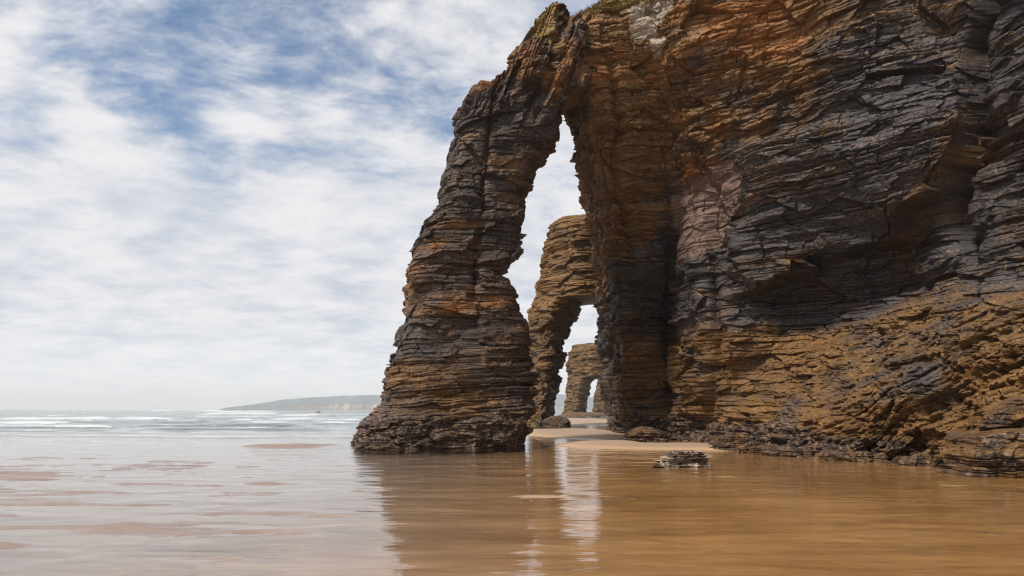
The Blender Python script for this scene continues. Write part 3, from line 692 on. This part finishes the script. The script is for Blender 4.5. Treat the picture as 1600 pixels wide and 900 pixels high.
# ------------------------------------------------------------------ water with surf
def surf(X, Y):
    h = np.zeros(X.shape, F32); foam = np.zeros(X.shape, F32)
    rng = np.random.default_rng(12)
    W = []
    # (depth, centre x, half length, height, foam)
    for d, px0, px1, a, f in [(52, -80, 200, .16, .3), (57, 180, 560, .14, .25), (62, -60, 190, .26, .6), (66, 200, 470, .24, .25), (75, -100, 120, .36, 1), (80, 330, 560, .26, .5), (88, 60, 330, .36, .35), (96, 330, 560, .32, .6), (108, -40, 270, .45, 1), (125, 270, 520, .4, .4), (112, 430, 600, .3, .5),
                              (150, 400, 520, .5, 1), (170, -30, 118, .6, 1), (180, 150, 262, .6, 1), (200, 300, 470, .6, .9), (230, 440, 620, .7, 1), (260, -80, 150, .7, .2), (330, 100, 300, .9, .1), (340, 250, 420, .9, 1), (420, 380, 600, .9, 1), (520, -100, 250, 1.0, .05), (640, 200, 360, 1.1, 1), (800, -100, 180, 1.2, 0)]:
        x0, x1 = PX(px0, d), PX(px1, d); W.append((d, (x0 + x1) / 2, (x1 - x0) / 2, a, f))
    for k in range(46):
        d = 60 * (1400 / 60) ** rng.random(); W.append((d, PX(rng.uniform(-500, 900), d), d * rng.uniform(.06, .2), 0.10 * (d / 50) ** .6 * rng.uniform(.5, 1), rng.random() * (rng.random() < .45)))
    near = sst(Y, 36, 50)
    for d, xc, hl, a, f in W:
        sl = rng.uniform(-.05, .05)
        env = sst(np.abs(X - xc) / hl + 0.25 * vnoise(X / (hl * .3), X * 0, X * 0 + d, 3), 1.15, 0.6)
        dd = Y - (d + sl * (X - xc) + 0.02 * d * vnoise(X / (0.08 * d), X * 0 + d, X * 0, 5))
        wl = 0.024 * d + 0.55
        prof_ = np.where(dd < 0, gauss(dd, wl * .35), gauss(dd, wl))
        h += 1.35 * a * env * prof_
        if f > 0.02:
            fm = env * f * (0.9 * gauss(dd + wl * .1, wl * .38) + 0.62 * sst(dd, 0.4 * wl + 6.5, 0) * (dd > 0) * (d < 140) + 0.3 * sst(dd, wl * 3, 0) * (dd > 0) * (d >= 140))
            foam = np.maximum(foam, fm)
    h *= near
    # last swash lines
    for d0, sl, a in ((42, -.10, .9), (49, -.05, .7), (56, .03, .6)):
        dd = Y - (d0 + sl * (X + 20) + 1.2 * vnoise(X / 6, X * 0, X * 0 + d0, 9) + .35 * vnoise(X / 1.5, X * 0, X * 0 + d0, 10))
        h += 0.09 * gauss(dd, .40) * sst(X, -2, -7); foam = np.maximum(foam, 0.85 * a * gauss(dd - .1, .3) * sst(X, -2, -7))
    chop = fbm(X / 6, Y / 2.2, X * 0, 3, 15) * 0.05 * sst(Y, 55, 90)
    lft = sst(X - 0.02 * Y, 6, -4)
    return (h + chop) * np.where(Y < 300, lft, 1), foam * np.where(Y < 300, lft, 1)


wm, t, out = material('shallow_water')
P = t.node('ShaderNodeNewGeometry').outputs['Position']
sp = t.node('ShaderNodeSeparateXYZ', {0: P})
yy = sp.outputs[1]
r1 = t.noise(t.scale(P, (0.55, 1.0, 1)), 0.9, 2, 0.45, 0.5)
r2 = t.noise(t.scale(P, (0.22, 1.0, 1), (4, 7, 0), (0, 0, R(5))), 3.6, 4, 0.55, 0.3)
hh = t.math('ADD', r1, t.math('MULTIPLY', r2, 0.20))
deep = t.ss(yy, 40.0, 95.0)
bp = t.node('ShaderNodeBump', {'Height': hh, 'Strength': 1.0, 'Distance': t.math('ADD', 0.046, t.math('MULTIPLY', deep, 0.10))})
fr = t.node('ShaderNodeFresnel', {'IOR': 1.38, 'Normal': bp.outputs[0]}).outputs[0]
tint = t.mix(deep, (0.97, 0.97, 0.95), (0.25, 0.40, 0.38))
tr = t.node('ShaderNodeBsdfTransparent', {'Color': tint})
body = t.node('ShaderNodeBsdfDiffuse', {'Color': (0.070, 0.125, 0.108, 1)})
under = t.node('ShaderNodeMixShader', {0: t.math('MULTIPLY', deep, 0.85), 1: tr.outputs[0], 2: body.outputs[0]})
gl = t.node('ShaderNodeBsdfGlossy', {'Color': (1, 1, 1, 1), 'Roughness': t.math('ADD', 0.015, t.math('MULTIPLY', deep, 0.05)), 'Normal': bp.outputs[0]})
ws = t.node('ShaderNodeMixShader', {0: t.math('MINIMUM', fr, 0.97), 1: under.outputs[0], 2: gl.outputs[0]})
fo = t.attr('foam').outputs['Fac']
fn = t.noise(t.scale(P, (0.25, 1.0, 1)), 0.8, 6, 0.65)
ff = t.ss(t.math('ADD', fo, t.math('MULTIPLY', t.math('SUBTRACT', fn, 0.5), 1.2)), 0.28, 0.56)
fleck = t.math('MULTIPLY', t.ss(t.noise(t.scale(P, (0.55, 1.5, 1)), 7.0, 3, 0.6), 0.70, 0.76), t.math('MULTIPLY', t.ss(t.noise(P, 0.5, 3, 0.6), 0.48, 0.62), 0.6))
ff = t.math('MAXIMUM', ff, t.math('MULTIPLY', fleck, t.math('SUBTRACT', 1.0, deep)))
foam_b = t.node('ShaderNodeBsdfDiffuse', {'Color': (0.50, 0.53, 0.54, 1)})
ws2 = t.node('ShaderNodeMixShader', {0: ff, 1: ws.outputs[0], 2: foam_b.outputs[0]})
t.l.new(ws2.outputs[0], out.inputs[0])
X, Y = fan(-2.0, 6500, 900, 700, R(66))
h, foam = surf(X, Y)
water = mesh_grid('sea_water', np.stack([X, Y, h], -1), False, dict(foam=foam), wm, smooth=True)
tag(water, kind='structure')

# ------------------------------------------------------------------ far headland
hm, t, out = material('headland_ground')
g = t.node('ShaderNodeNewGeometry'); P = g.outputs['Position']
nz_ = t.node('ShaderNodeSeparateXYZ', {0: g.outputs['Normal']}).outputs[2]
n1 = t.noise(P, 0.012, 6, 0.6); n2 = t.noise(P, 0.05, 5, 0.6)
gr = t.mix(n1, (0.065, 0.105, 0.135), (0.13, 0.15, 0.155)); cf = t.mix(n2, (0.17, 0.12, 0.08), (0.48, 0.38, 0.29))  # ground tinted blue: part of the distance haze is put into the colour
c = t.mix(t.ss(t.math('ADD', nz_, t.math('MULTIPLY', n2, .4)), 0.85, 1.05), cf, gr)
b = t.node('ShaderNodeBsdfPrincipled', {'Base Color': c, 'Roughness': 0.9}); t.l.new(b.outputs[0], out.inputs[0])
D0 = 3000.0
xs = np.linspace(PX(318, D0), PX(1150, D0), 500); ysd = np.linspace(D0 - 60, D0 + 700, 140)
X, Y = np.meshgrid(xs, ysd); X = X.astype(F32); Y = Y.astype(F32)
pxx = 800 + FX * X / D0
top = np.interp(pxx, [318, 332, 342, 362, 400, 445, 480, 560, 700, 870, 940, 1150], [-4, 3, 24, 40, 55, 65, 72, 75, 77, 77, 66, 100])
edge = Y - (D0 + 60 * fbm(X / 170, X * 0, X * 0, 4, 91) + 20 * np.abs(fbm(X / 45, X * 0, X * 0, 3, 93)))
rise = 0.36 * sst(edge, -10, 40) + 0.64 * sst(edge + 60 * fbm(X / 200, Y / 200, X * 0, 3, 96), 0, 420)
h = top * rise * (1 + 0.07 * fbm(X / 110, Y / 110, X * 0, 4, 95)) - 2
headland = mesh_grid('headland', np.stack([X, Y, h], -1), False, None, hm, smooth=True)
tag(headland, kind='structure')

# ------------------------------------------------------------------ sea haze
zm, t, out = material('sea_haze')
pv = t.node('ShaderNodeVolumePrincipled', {'Color': (0.97, 0.985, 1.0, 1), 'Density': 0.00018, 'Anisotropy': 0.0}); t.l.new(pv.outputs[0], out.inputs['Volume'])
x0, x1, y0, y1, z0, z1 = -16500, 16500, -60, 6800, -8, 112
v = [(x, y, z) for z in (z0, z1) for y in (y0, y1) for x in (x0, x1)]
me = bpy.data.meshes.new('haze'); me.from_pydata(v, [], [(0, 2, 3, 1), (4, 5, 7, 6), (0, 1, 5, 4), (2, 6, 7, 3), (0, 4, 6, 2), (1, 3, 7, 5)]); me.update(); me.materials.append(zm)
hz_o = bpy.data.objects.new('haze', me); C.objects.link(hz_o); tag(hz_o, 'thin pale sea haze over the whole bay', 'haze', kind='stuff')
